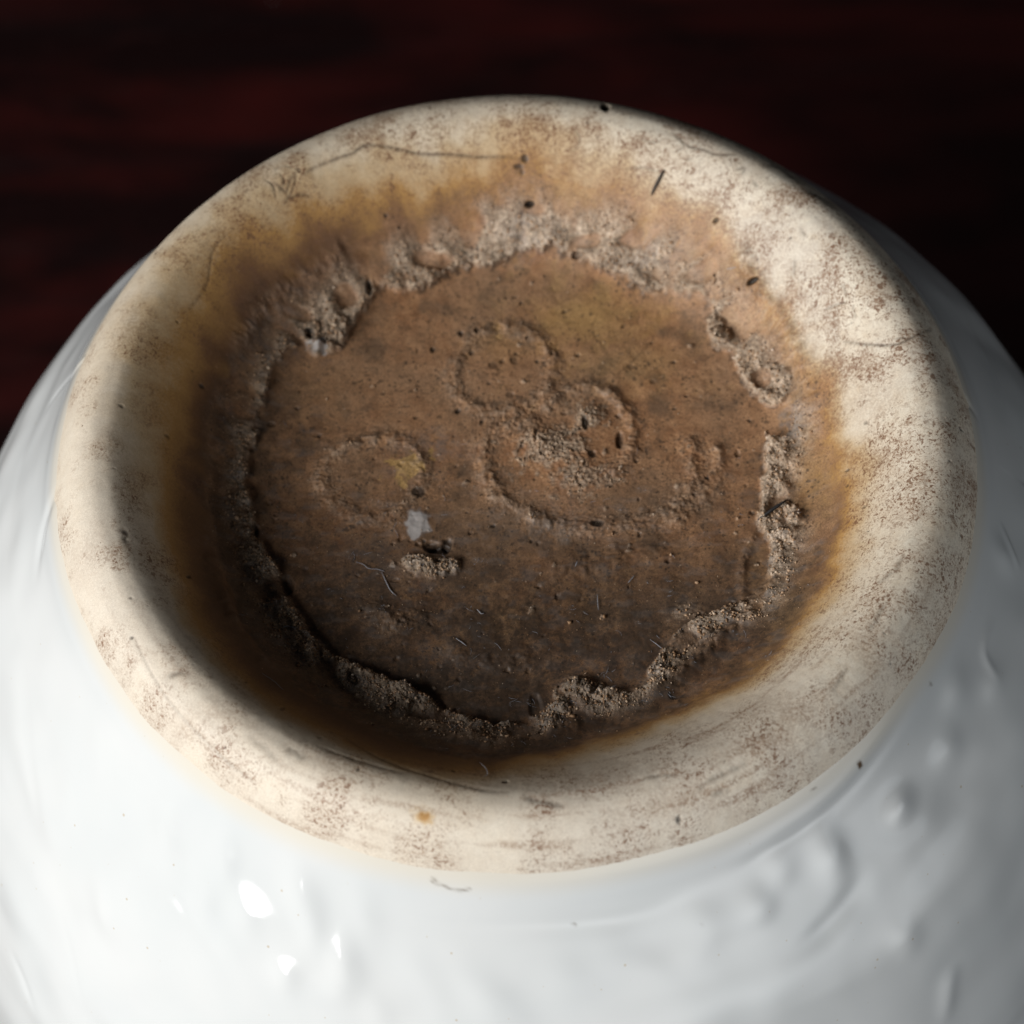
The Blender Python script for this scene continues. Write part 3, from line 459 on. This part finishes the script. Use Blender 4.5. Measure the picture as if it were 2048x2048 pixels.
for k, (pts, w, h, t) in enumerate(CRUST):
    idx, d, tt = seg_dist(U, Vv, catmull(pts, 5), w * 2.6)
    we = w * (1 + .42 * nB[idx] + .22 * nC[idx]) * (1 - .35 * np.abs(2 * tt - 1) ** 3)
    q = d / we
    m = sstep(1.25, .72, q)
    crown = h * m * (.62 + .38 * np.clip(1 - q, 0, 1) + .34 * nB[idx] + .26 * nC[idx])
    D[idx] = np.maximum(D[idx], 0) * m + D[idx] * (1 - m) + crown + m * (.0022 * nC[idx] + .0028 * nD[idx] + .0016 * nF[idx])
    gm = sstep(1.35, .7, q + .35 * nC[idx])
    hit = gm > grit[idx]
    tone[idx] = np.where(hit, np.clip(t + .28 * nB[idx] + .15 * nE[idx], 0, 1), tone[idx]); grit[idx] = np.maximum(grit[idx], gm)
    dark[idx] = np.maximum(dark[idx], .55 * np.exp(-((q - 1.2) / .16) ** 2) * np.clip(.5 + nC[idx], 0, 1))
    rg = q < 1.08
    region[idx[rg]] = k
for k, (pts, w, h, gq, dk) in enumerate(RIDGE):
    w *= 2.1 if w < .0125 else 1.6
    idx, d, tt = seg_dist(U, Vv, catmull(pts, 5), w * 4)
    amp = np.clip(.9 + .45 * nB[idx], .35, 1.4)
    q = d / w
    D[idx] += 1.35 * h * amp * np.exp(-q * q) * (1 + .35 * nC[idx]) + gq * .0020 * nD[idx] * np.exp(-(q / 1.8) ** 2)
    gm = .62 * gq * amp * np.exp(-(q / 1.5) ** 2) * np.clip(.6 + nC[idx], 0, 1.2)
    hit = gm > grit[idx]
    tone[idx] = np.where(hit, .62 + .3 * nC[idx], tone[idx]); grit[idx] = np.maximum(grit[idx], np.clip(gm, 0, 1))
    dark[idx] = np.maximum(dark[idx], np.clip(dk * .8 * np.exp(-((q - .9) / .8) ** 2) * np.clip(.42 + .9 * nC[idx] + .6 * nD[idx], 0, 1), 0, 1))
def ellipse(l, wob=.25):
    x, y, rx, ry = l[:4]; m = 2.6 * max(rx, ry)
    idx = np.nonzero((np.abs(U - x) < m) & (np.abs(Vv - y) < m))[0]
    q = np.hypot((U[idx] - x) / rx, (Vv[idx] - y) / ry) * (1 + wob * nB[idx] + wob * .6 * nC[idx])
    return idx, q
for l in LUMP:
    idx, q = ellipse(l); e = np.exp(-q ** 2 * 1.1); h, gq, dk = l[4:]
    D[idx] += h * e * (1 + .35 * nC[idx]) + gq * .003 * e * nD[idx]
    gm = gq * sstep(1.2, .4, q + .5 * nC[idx]); hit = gm > grit[idx]
    tone[idx] = np.where(hit, .72 + .25 * nC[idx], tone[idx]); grit[idx] = np.maximum(grit[idx], gm)
for l in PATCH:
    idx, q = ellipse(l, .5); e = np.exp(-q ** 2) if l[2] > .04 else sstep(1.15, .75, q)
    ochre[idx] = np.maximum(ochre[idx], l[4] * e); pale[idx] = np.maximum(pale[idx], l[6] * e * np.clip(.55 + .8 * nC[idx] + .4 * nD[idx], 0, 1) if l[6] < .8 else l[6] * e)
    dark[idx] = np.maximum(dark[idx], l[5] * 1.5 * e * np.clip(.60 + .55 * nB[idx] + .45 * nC[idx] + .3 * nD[idx], 0, 1))
for l in PIT:
    idx, q = ellipse(l, .2); e = sstep(1.15, .55, q)
    D[idx] -= l[4] * e; dark[idx] = np.maximum(dark[idx], l[5] * sstep(1.25, .7, q))
for pts, w, s_ in CRACK:
    idx, d, tt = seg_dist(U, Vv, catmull(pts, 5), w * 8)
    wob = d + .6 * w * nC[idx] + .9 * w * nD[idx]
    e = np.exp(-(np.clip(wob, 0, 9) / (w * 1.6)) ** 2) * (1 - .6 * np.abs(2 * tt - 1) ** 4) * np.clip(.75 + .6 * nD[idx], 0, 1)
    dark[idx] = np.maximum(dark[idx], s_ * e); D[idx] -= .0018 * e
    smud[idx] = np.maximum(smud[idx], .35 * s_ * np.exp(-(d / (w * 3.2)) ** 2))
for l in SMUDGE:
    idx, q = ellipse(l, .55); e = np.exp(-q ** 2 * .9)
    if l[5]: ochre[idx] = np.maximum(ochre[idx], 0); stain[idx] = np.maximum(stain[idx], .40 * np.exp(-q ** 2 * 1.1) * np.clip(.75 + .7 * nC[idx] + .4 * nD[idx], 0, 1))
    else: smud[idx] = np.maximum(smud[idx], l[4] * 1.1 * e)
rp = np.random.default_rng(77)
for k in range(400):
    fl_ = k < 330
    rr_ = .60 * math.sqrt(rp.random()) if fl_ else rp.uniform(.72, .98); aa = rp.uniform(-math.pi, math.pi)
    x, y, s0_ = rr_ * math.cos(aa), rr_ * math.sin(aa), (.0022 + .006 * rp.random() ** 3) * (1 if fl_ else .8)
    m = 2.5 * s0_; idx = np.nonzero((np.abs(U - x) < m) & (np.abs(Vv - y) < m))[0]
    if not len(idx): continue
    e = np.hypot(U[idx] - x, (Vv[idx] - y) * rp.uniform(.7, 1.4)) / s0_ * (1 + .5 * nD[idx]); sg = 1 if (rp.random() < .65 or not fl_) else -.8
    D[idx] -= sg * .5 * s0_ * sstep(1.2, .3, e)
    if sg > 0: dark[idx] = np.maximum(dark[idx], rp.uniform(.35, .9) * sstep(1.2, .5, e))
    else: grit[idx] = np.maximum(grit[idx], .7 * sstep(1.2, .5, e))
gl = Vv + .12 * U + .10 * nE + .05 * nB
grime_shade = sstep(.16, -.34, gl) * np.clip(.86 + .18 * nB + .22 * nE + .18 * nC + .16 * nD, 0.15, .97) * floor
grime_shade = np.maximum(grime_shade, .8 * floor * sstep(-.38, -.60, U + .08 * nE) * np.clip(.7 + .5 * nB + .4 * nC, 0, 1))  # left of the floor: the foot ring's penumbra painted in as dark tone
dark = np.maximum(dark, 0.88 * grime_shade * (1 - .6 * np.clip(grit, 0, 1)))
pale = np.maximum(pale, .34 * sstep(.05, .7, noise(U + .5 * Vv, Vv * 2.4, 17, 61, 3) + .4 * nC) * grime_shade)  # pale streaks paint a grey sheen over the dark front floor
streak = noise(TH * 3.2 + 4, R * 46, 1, 51, 3)
smud = np.maximum(smud, .55 * sstep(.15, .75, streak) * (bump(-62, 42) + .5 * bump(-125, 30)))
smud = np.maximum(smud, .60 * sstep(.16, .0, out_s) * (bump(40, 55) + .5 * bump(85, 30)) * np.clip(.5 + .6 * nB + .4 * nC + .4 * nE, 0, 1))
smud = np.maximum(smud, .60 * sstep(.10, .75, nE + .5 * nB + .25 * nC) * (bump(35, 60) + .6 * bump(100, 40) + .35 * bump(200, 60)))
dark = np.maximum(dark, .62 * np.clip(bump(155, 50) + bump(-110, 60), 0, 1) * np.exp(-((sd - .016) / .030) ** 2) * np.clip(.8 + .5 * nB, 0, 1))
# speck density over the biscuit: denser on the right and back, thin on the front left
dens = .60 + .75 * nE + .35 * nA + .5 * nB + .35 * np.cos(TH - .7)
speck = np.clip(dens, 0.08, 1.2) * (1 - .75 * floor) * sstep(1.03, .985, R)
smud = np.clip(smud, 0, 1) * (1 - floor)
tone = np.clip(tone, 0, 1); dark = np.clip(dark, 0, 1) * (1 - .8 * sstep(.55, .9, pale)) * (1 - .7 * sstep(.7, 1., ochre))

D = D * sstep(1.03, .985, R) - .012 * sstep(1.005, 1.045, R)
P = np.stack([U + D * nr * np.cos(TH), Vv + D * nr * np.sin(TH), Z + D * nz], 1)
P[:, 2] += .004 * n_w * 0
NRM = vert_normals(P, Q)
MA = np.stack([stain, np.clip(grit, 0, 1), dark, pale], 1); MB = np.stack([np.clip(ochre, 0, 1), speck, tone, smud], 1)
MC = floor
PW = (P + UPZ) * S

# which face belongs to which piece: crusts, ring scars, floor, foot ring
freg = region[Q[:, 0]].copy()
ring_face = np.arange(len(Q)) >= len(FF)
freg[(freg < 0) & ring_face] = -2
def piece(name, mask, parent):
    F = Q[mask]; ids, inv = np.unique(F, return_inverse=True)
    return mesh_obj(name, PW[ids], inv.reshape(F.shape), clay, parent, {'mark_a': MA[ids], 'mark_b': MB[ids], 'mark_c': MC[ids]}, NRM[ids])
ringo = piece('foot_ring', freg == -2, jar)
ringo['label'] = 'broad rounded cream foot ring, unglazed, speckled brown'
base = piece('recessed_base', freg == -1, jar)
base['label'] = 'sunken brown iron-stained floor inside the foot ring'
for k in list(range(len(CRUST))) + list(range(50, 60)):
    if (freg == k).sum() > 30:
        piece('grit_crust', freg == k, base)

# glazed body
BODY = catmull([(.972, -.047), (.985, -.066), (1.008, -.108), (1.033, -.155), (1.06, -.203), (1.105, -.266), (1.17, -.348), (1.25, -.452), (1.33, -.61), (1.43, -.85), (1.52, -1.15), (1.57, -1.5), (1.56, -1.9), (1.45, -2.35), (1.22, -2.75), (1.0, -2.98), (.90, -3.15), (.90, -3.32), (.95, -3.4), (.945, -3.435), (.91, -3.435), (.86, -3.32), (.84, -3.12)], 30)
bl = np.concatenate([[0], np.cumsum(np.hypot(*np.diff(BODY, axis=0).T))])
fine = np.linspace(0, 1.15, 210); coarse = np.linspace(1.15, bl[-1], 70)[1:]
bs_ = np.concatenate([fine, coarse])
br = np.interp(bs_, bl, BODY[:, 0]); bz = np.interp(bs_, bl, BODY[:, 1])
tr = np.gradient(br, bs_); tz = np.gradient(bz, bs_); ln = np.hypot(tr, tz); bnr, bnz = -tz / ln, tr / ln
BC = 1100
bt = np.linspace(0, 2 * np.pi, BC, endpoint=False)
bo = sstep(.12, .45, -bz) * sstep(3.4, 2.2, -bz)
BX = br[:, None] * np.cos(bt) + .03 * bo[:, None]; BY = br[:, None] * np.sin(bt); BZ = np.repeat(bz[:, None], BC, 1)
nx = bnr[:, None] * np.cos(bt); ny = bnr[:, None] * np.sin(bt); nzz = np.repeat(bnz[:, None], BC, 1)
X, Y, Zb = BX.ravel(), BY.ravel(), BZ.ravel(); nx, ny, nzz = nx.ravel(), ny.ravel(), nzz.ravel()
TB = np.tile(bt, len(bs_)); SB = np.repeat(bs_, BC)
edge = .058 + .009 * noise(np.cos(TB) * 3, np.sin(TB) * 3, 1, 31, 1)
lift = .0022 * sstep(-.012, .03, SB - edge) - .006 * sstep(.006, -.04, SB - edge)
rel = np.zeros_like(X)
zone = sstep(.16, .34, SB) * sstep(3.4, 2.4, SB)
rel += zone * (0.0055 * noise(TB * 4.2, SB * 4, 1, 33, 2) + .0018 * noise(TB * 9, SB * 8, 1, 34, 1))
btx, bty = -np.sin(TB), np.cos(TB)
def near(p, m): return np.nonzero((np.abs(X - p[0]) < m) & (np.abs(Y - p[1]) < m) & (np.abs(Zb - p[2]) < m))[0]
gedge = sstep(.075, .0, SB - edge); gdark = np.zeros_like(X)
def local(b):
    m = 4.5 * max(b[3], b[4]); i = near(b, m)
    dx, dy, dz = X[i] - b[0], Y[i] - b[1], Zb[i] - b[2]
    dt = dx * btx[i] + dy * bty[i]; dm = np.sqrt(np.maximum(dx * dx + dy * dy + dz * dz - dt * dt, 0))
    return i, np.hypot(dt / b[3], dm / b[4])
for b in BUMPS:
    i, q = local(b); rel[i] += (1.3 if b[0] < 0 else 1.0) * b[5] * np.exp(-(q / (1.5 if b[0] < 0 else 1.5)) ** 2) * (1 + .35 * np.sin(41 * X[i] + 23 * Zb[i]))
for b in BSPOT:
    i, q = local(b); gdark[i] = np.maximum(gdark[i], b[5] * sstep(1.4, .6, q))
def dist3(pts, reach):
    pts = catmull(pts, 5); lo = pts.min(0) - reach; hi = pts.max(0) + reach
    i = np.nonzero((X > lo[0]) & (X < hi[0]) & (Y > lo[1]) & (Y < hi[1]) & (Zb > lo[2]) & (Zb < hi[2]))[0]
    p = np.stack([X[i], Y[i], Zb[i]], 1); d = np.full(len(i), 1e9); tt = np.zeros(len(i)); n = len(pts) - 1
    for k in range(n):
        a, ab = pts[k], pts[k + 1] - pts[k]
        t = np.clip((p - a) @ ab / max(ab @ ab, 1e-12), 0, 1); q = np.linalg.norm(p - a - t[:, None] * ab, axis=1)
        m = q < d; d[m] = q[m]; tt[m] = (k + t[m]) / n
    return i, d, tt
for pts, w, h in BRIDGE:
    i, d, tt = dist3(pts, w * 3); rel[i] += h * np.exp(-(d / w) ** 2) * sstep(0, .4, tt) * sstep(1, .6, tt)
for pts, w, s_ in BMARK:
    i, d, tt = dist3(pts, w * 4); gdark[i] = np.maximum(gdark[i], s_ * np.exp(-(d / w) ** 2) * np.clip(.7 + .5 * noise(X[i], Y[i], 90, 41), 0, 1))
dsp = lift + rel
BP = np.stack([X + dsp * nx, Y + dsp * ny, Zb + dsp * nzz], 1)
nb = len(bs_)
i0 = (np.arange(nb - 1)[:, None] * BC + np.arange(BC)).ravel(); j0 = (np.arange(nb - 1)[:, None] * BC + (np.arange(BC) + 1) % BC).ravel()
BF = np.stack([i0, i0 + BC, j0 + BC, j0], 1)
body = mesh_obj('glazed_body', (BP + UPZ) * S, BF, glaze, jar, {'mark_a': np.stack([gedge, gdark, 0 * X, 0 * X], 1)})
body['label'] = 'bluish white glossy glazed wall with soft moulded relief'

# ------------------------------------------------------------------ kiln grit grains stuck in the crusts and on the floor
PHI = (1 + 5 ** .5) / 2
ICO_V = np.array([(-1, PHI, 0), (1, PHI, 0), (-1, -PHI, 0), (1, -PHI, 0), (0, -1, PHI), (0, 1, PHI), (0, -1, -PHI), (0, 1, -PHI), (PHI, 0, -1), (PHI, 0, 1), (-PHI, 0, -1), (-PHI, 0, 1)]) / 1.902
ICO_F = np.array([(0, 11, 5), (0, 5, 1), (0, 1, 7), (0, 7, 10), (0, 10, 11), (1, 5, 9), (5, 11, 4), (11, 10, 2), (10, 7, 6), (7, 1, 8), (3, 9, 4), (3, 4, 2), (3, 2, 6), (3, 6, 8), (3, 8, 9), (4, 9, 5), (2, 4, 11), (6, 2, 10), (8, 6, 7), (9, 8, 1)])
wgt = (grit * 1.0 + .045 * floor * np.clip(.6 + nE, 0, 1.6) + .004 * (R < .95)) * (R < .97)
ng = 13000
pick = rng.choice(len(U), ng, p=wgt / wgt.sum())
size = .0007 + (.0006 + .0020 * (grit[pick] > .35)) * rng.random(ng) ** 3.5 + .003 * (rng.random(ng) > .996)
tint = np.clip(rng.normal(.42, .24, ng) + .3 * (tone[pick] - .5) * (grit[pick] > .4), 0, 1)
gv = (ICO_V[None] * (1 + .25 * rng.normal(size=(ng, 12, 1)))) * size[:, None, None] * (1 + .25 * rng.normal(size=(ng, 1, 3)))
gv += (P[pick] + NRM[pick] * (size * .35)[:, None])[:, None, :]
gf = (ICO_F[None] + 12 * np.arange(ng)[:, None, None]).reshape(-1, 3)
grains = mesh_obj('kiln_grit', (gv.reshape(-1, 3) + UPZ) * S, gf, grain_m, jar, {'tint': np.repeat(tint, 12)})
grains['kind'] = 'stuff'; grains['label'] = 'tiny tan and rust grains fused to the base'

# ------------------------------------------------------------------ lint and splinters lying on the base
def floor_z(x, y):
    i = np.argmin((U - x) ** 2 + (Vv - y) ** 2); return P[i], NRM[i]
def strand(pts, rad, sides=4, taper=True):
    pts = np.asarray(pts, float); n = len(pts); V = []; F = []
    for k in range(n):
        t = pts[min(k + 1, n - 1)] - pts[max(k - 1, 0)]; t /= np.linalg.norm(t) + 1e-12
        a = np.cross(t, (0, 0, 1.)); a /= np.linalg.norm(a) + 1e-9; b = np.cross(a, t)
        r = rad * (1 - .6 * abs(2 * k / (n - 1) - 1) ** 3 if taper else 1)
        for s in range(sides):
            q = 2 * np.pi * s / sides; V.append(pts[k] + r * (a * np.cos(q) + b * np.sin(q)))
    for k in range(n - 1):
        for s in range(sides):
            F.append((k * sides + s, k * sides + (s + 1) % sides, (k + 1) * sides + (s + 1) % sides, (k + 1) * sides + s))
    for e, kk in ((0, 0), (1, n - 1)):
        c = [kk * sides + s for s in range(sides)]; F.append(tuple(c if e else c[::-1]))
    return np.array(V), np.array(F)
def lay(pts, lift):
    out = []
    for p in catmull(pts, 4):
        q, n = floor_z(p[0], p[1]); out.append((p[0], p[1], q[2] + lift))
    return np.array(out)
def thing_strand(name, pts, rad, mat, label, cat, lift, sides=5):
    p = lay(pts, lift); o0 = p.mean(0); V, F = strand(p, rad, sides)
    o = mesh_obj(name, (V - o0) * S, F, mat) if sides == 4 else None
    if o is None:
        quads = [f for f in F[:-2]] if False else None
    o.location = o0 * S; o['label'] = label; o['category'] = cat
    return o
a, b = [np.array(q) for q in SPL['splinter_a']]
def straight(a, b, lift0, lift1):
    pa, _ = floor_z(*a[:2]); pb, _ = floor_z(*b[:2])
    q0 = np.array([a[0], a[1], pa[2] + lift0]); q1 = np.array([b[0], b[1], pb[2] + lift1])
    return np.array([q0 + (q1 - q0) * t + np.array([0, 0, .002 * math.sin(3.1 * t)]) for t in np.linspace(0, 1, 7)])
def put(name, p, rad, mat, label, cat, group=None):
    o0 = p.mean(0); V, F = strand(p, rad, 4)
    o = mesh_obj(name, (V - o0) * S, F, mat); o.location = o0 * S; o['label'] = label; o['category'] = cat
    if group: o['group'] = group
    return o
put('black_splinter', straight(a, b, .006, .010), .0042, black_m, 'short straight black splinter lying on the gritty right edge of the base', 'splinter')
a, b = [np.array(q) for q in SPL['splinter_b']]
put('brown_splinter', straight(a, b, .003, .003), .0036, brown_m, 'thin dark brown splinter lying on the cream rim at the back', 'splinter')
FL = ['wavy white lint thread lying on the left part of the dark floor', 'upright straight white fibre in the middle of the lower floor', 'short pale fibre beside the gritty lump at lower right of the floor', 'thin pale thread on the dark inner wall at lower left', 'curled pale thread hanging at the front edge of the floor']
loose = []
for k, f in enumerate(FIBRES):
    if k < len(FL): put('lint_fibre', lay(f, .0035), .0008, lint_m, FL[k], 'fibre', 'single fibres lying on the base')
    else: loose.append((lay(f, .003), .0011))
# fluff: short hairs gathered in patches over the front half of the floor
lw = pale * floor * (Vv < .2) + .05 * floor * (Vv < 0) * np.clip(nE, 0, 1) + .02 * floor * (Vv < .1) 
lw = np.maximum(lw, 0) * np.clip(nB + .6 * nC, 0.02, 1) ** 2
nl = 220
for i in rng.choice(len(U), nl, p=lw / lw.sum()):
    L = .004 + .022 * rng.random() ** 2.5; a0 = rng.normal(-.6, .9); bend = rng.normal(0, .9)
    p = [P[i] + NRM[i] * .001]
    for k in range(3):
        a0 += bend / 3; p.append(p[-1] + np.array([math.cos(a0), math.sin(a0), rng.normal(.05, .25)]) * L / 3)
    p = np.array(p); p[:, 2] = np.maximum(p[:, 2], P[i][2] + .001); loose.append((p, rng.uniform(.00025, .00045)))
LV, LF, off = [], [], 0
for p, r in loose:
    V, F = strand(p, r, 4); LV.append(V); LF.append(F + off); off += len(V)
lint = mesh_obj('lint', np.concatenate(LV) * S, np.concatenate(LF), lint_m)
lint['kind'] = 'stuff'; lint['label'] = 'pale fluff of tiny hairs over the front of the base'; lint['category'] = 'lint'

# dust specks on the table
dv, df = [], []
for k in range(9):
    x, y, r = rng.uniform(-3.5, 3.5), rng.uniform(1.0, 6.5), rng.uniform(.004, .011)
    dv.append(ICO_V * r * (1 + .2 * rng.normal(size=(12, 1))) + np.array([x, y, ZT + r * .5])); df.append(ICO_F + 12 * k)
dust = mesh_obj('dust', np.concatenate(dv) * S, np.concatenate(df), dust_m)
dust['kind'] = 'stuff'; dust['label'] = 'sparse grey dust specks on the table top'; dust['category'] = 'dust'
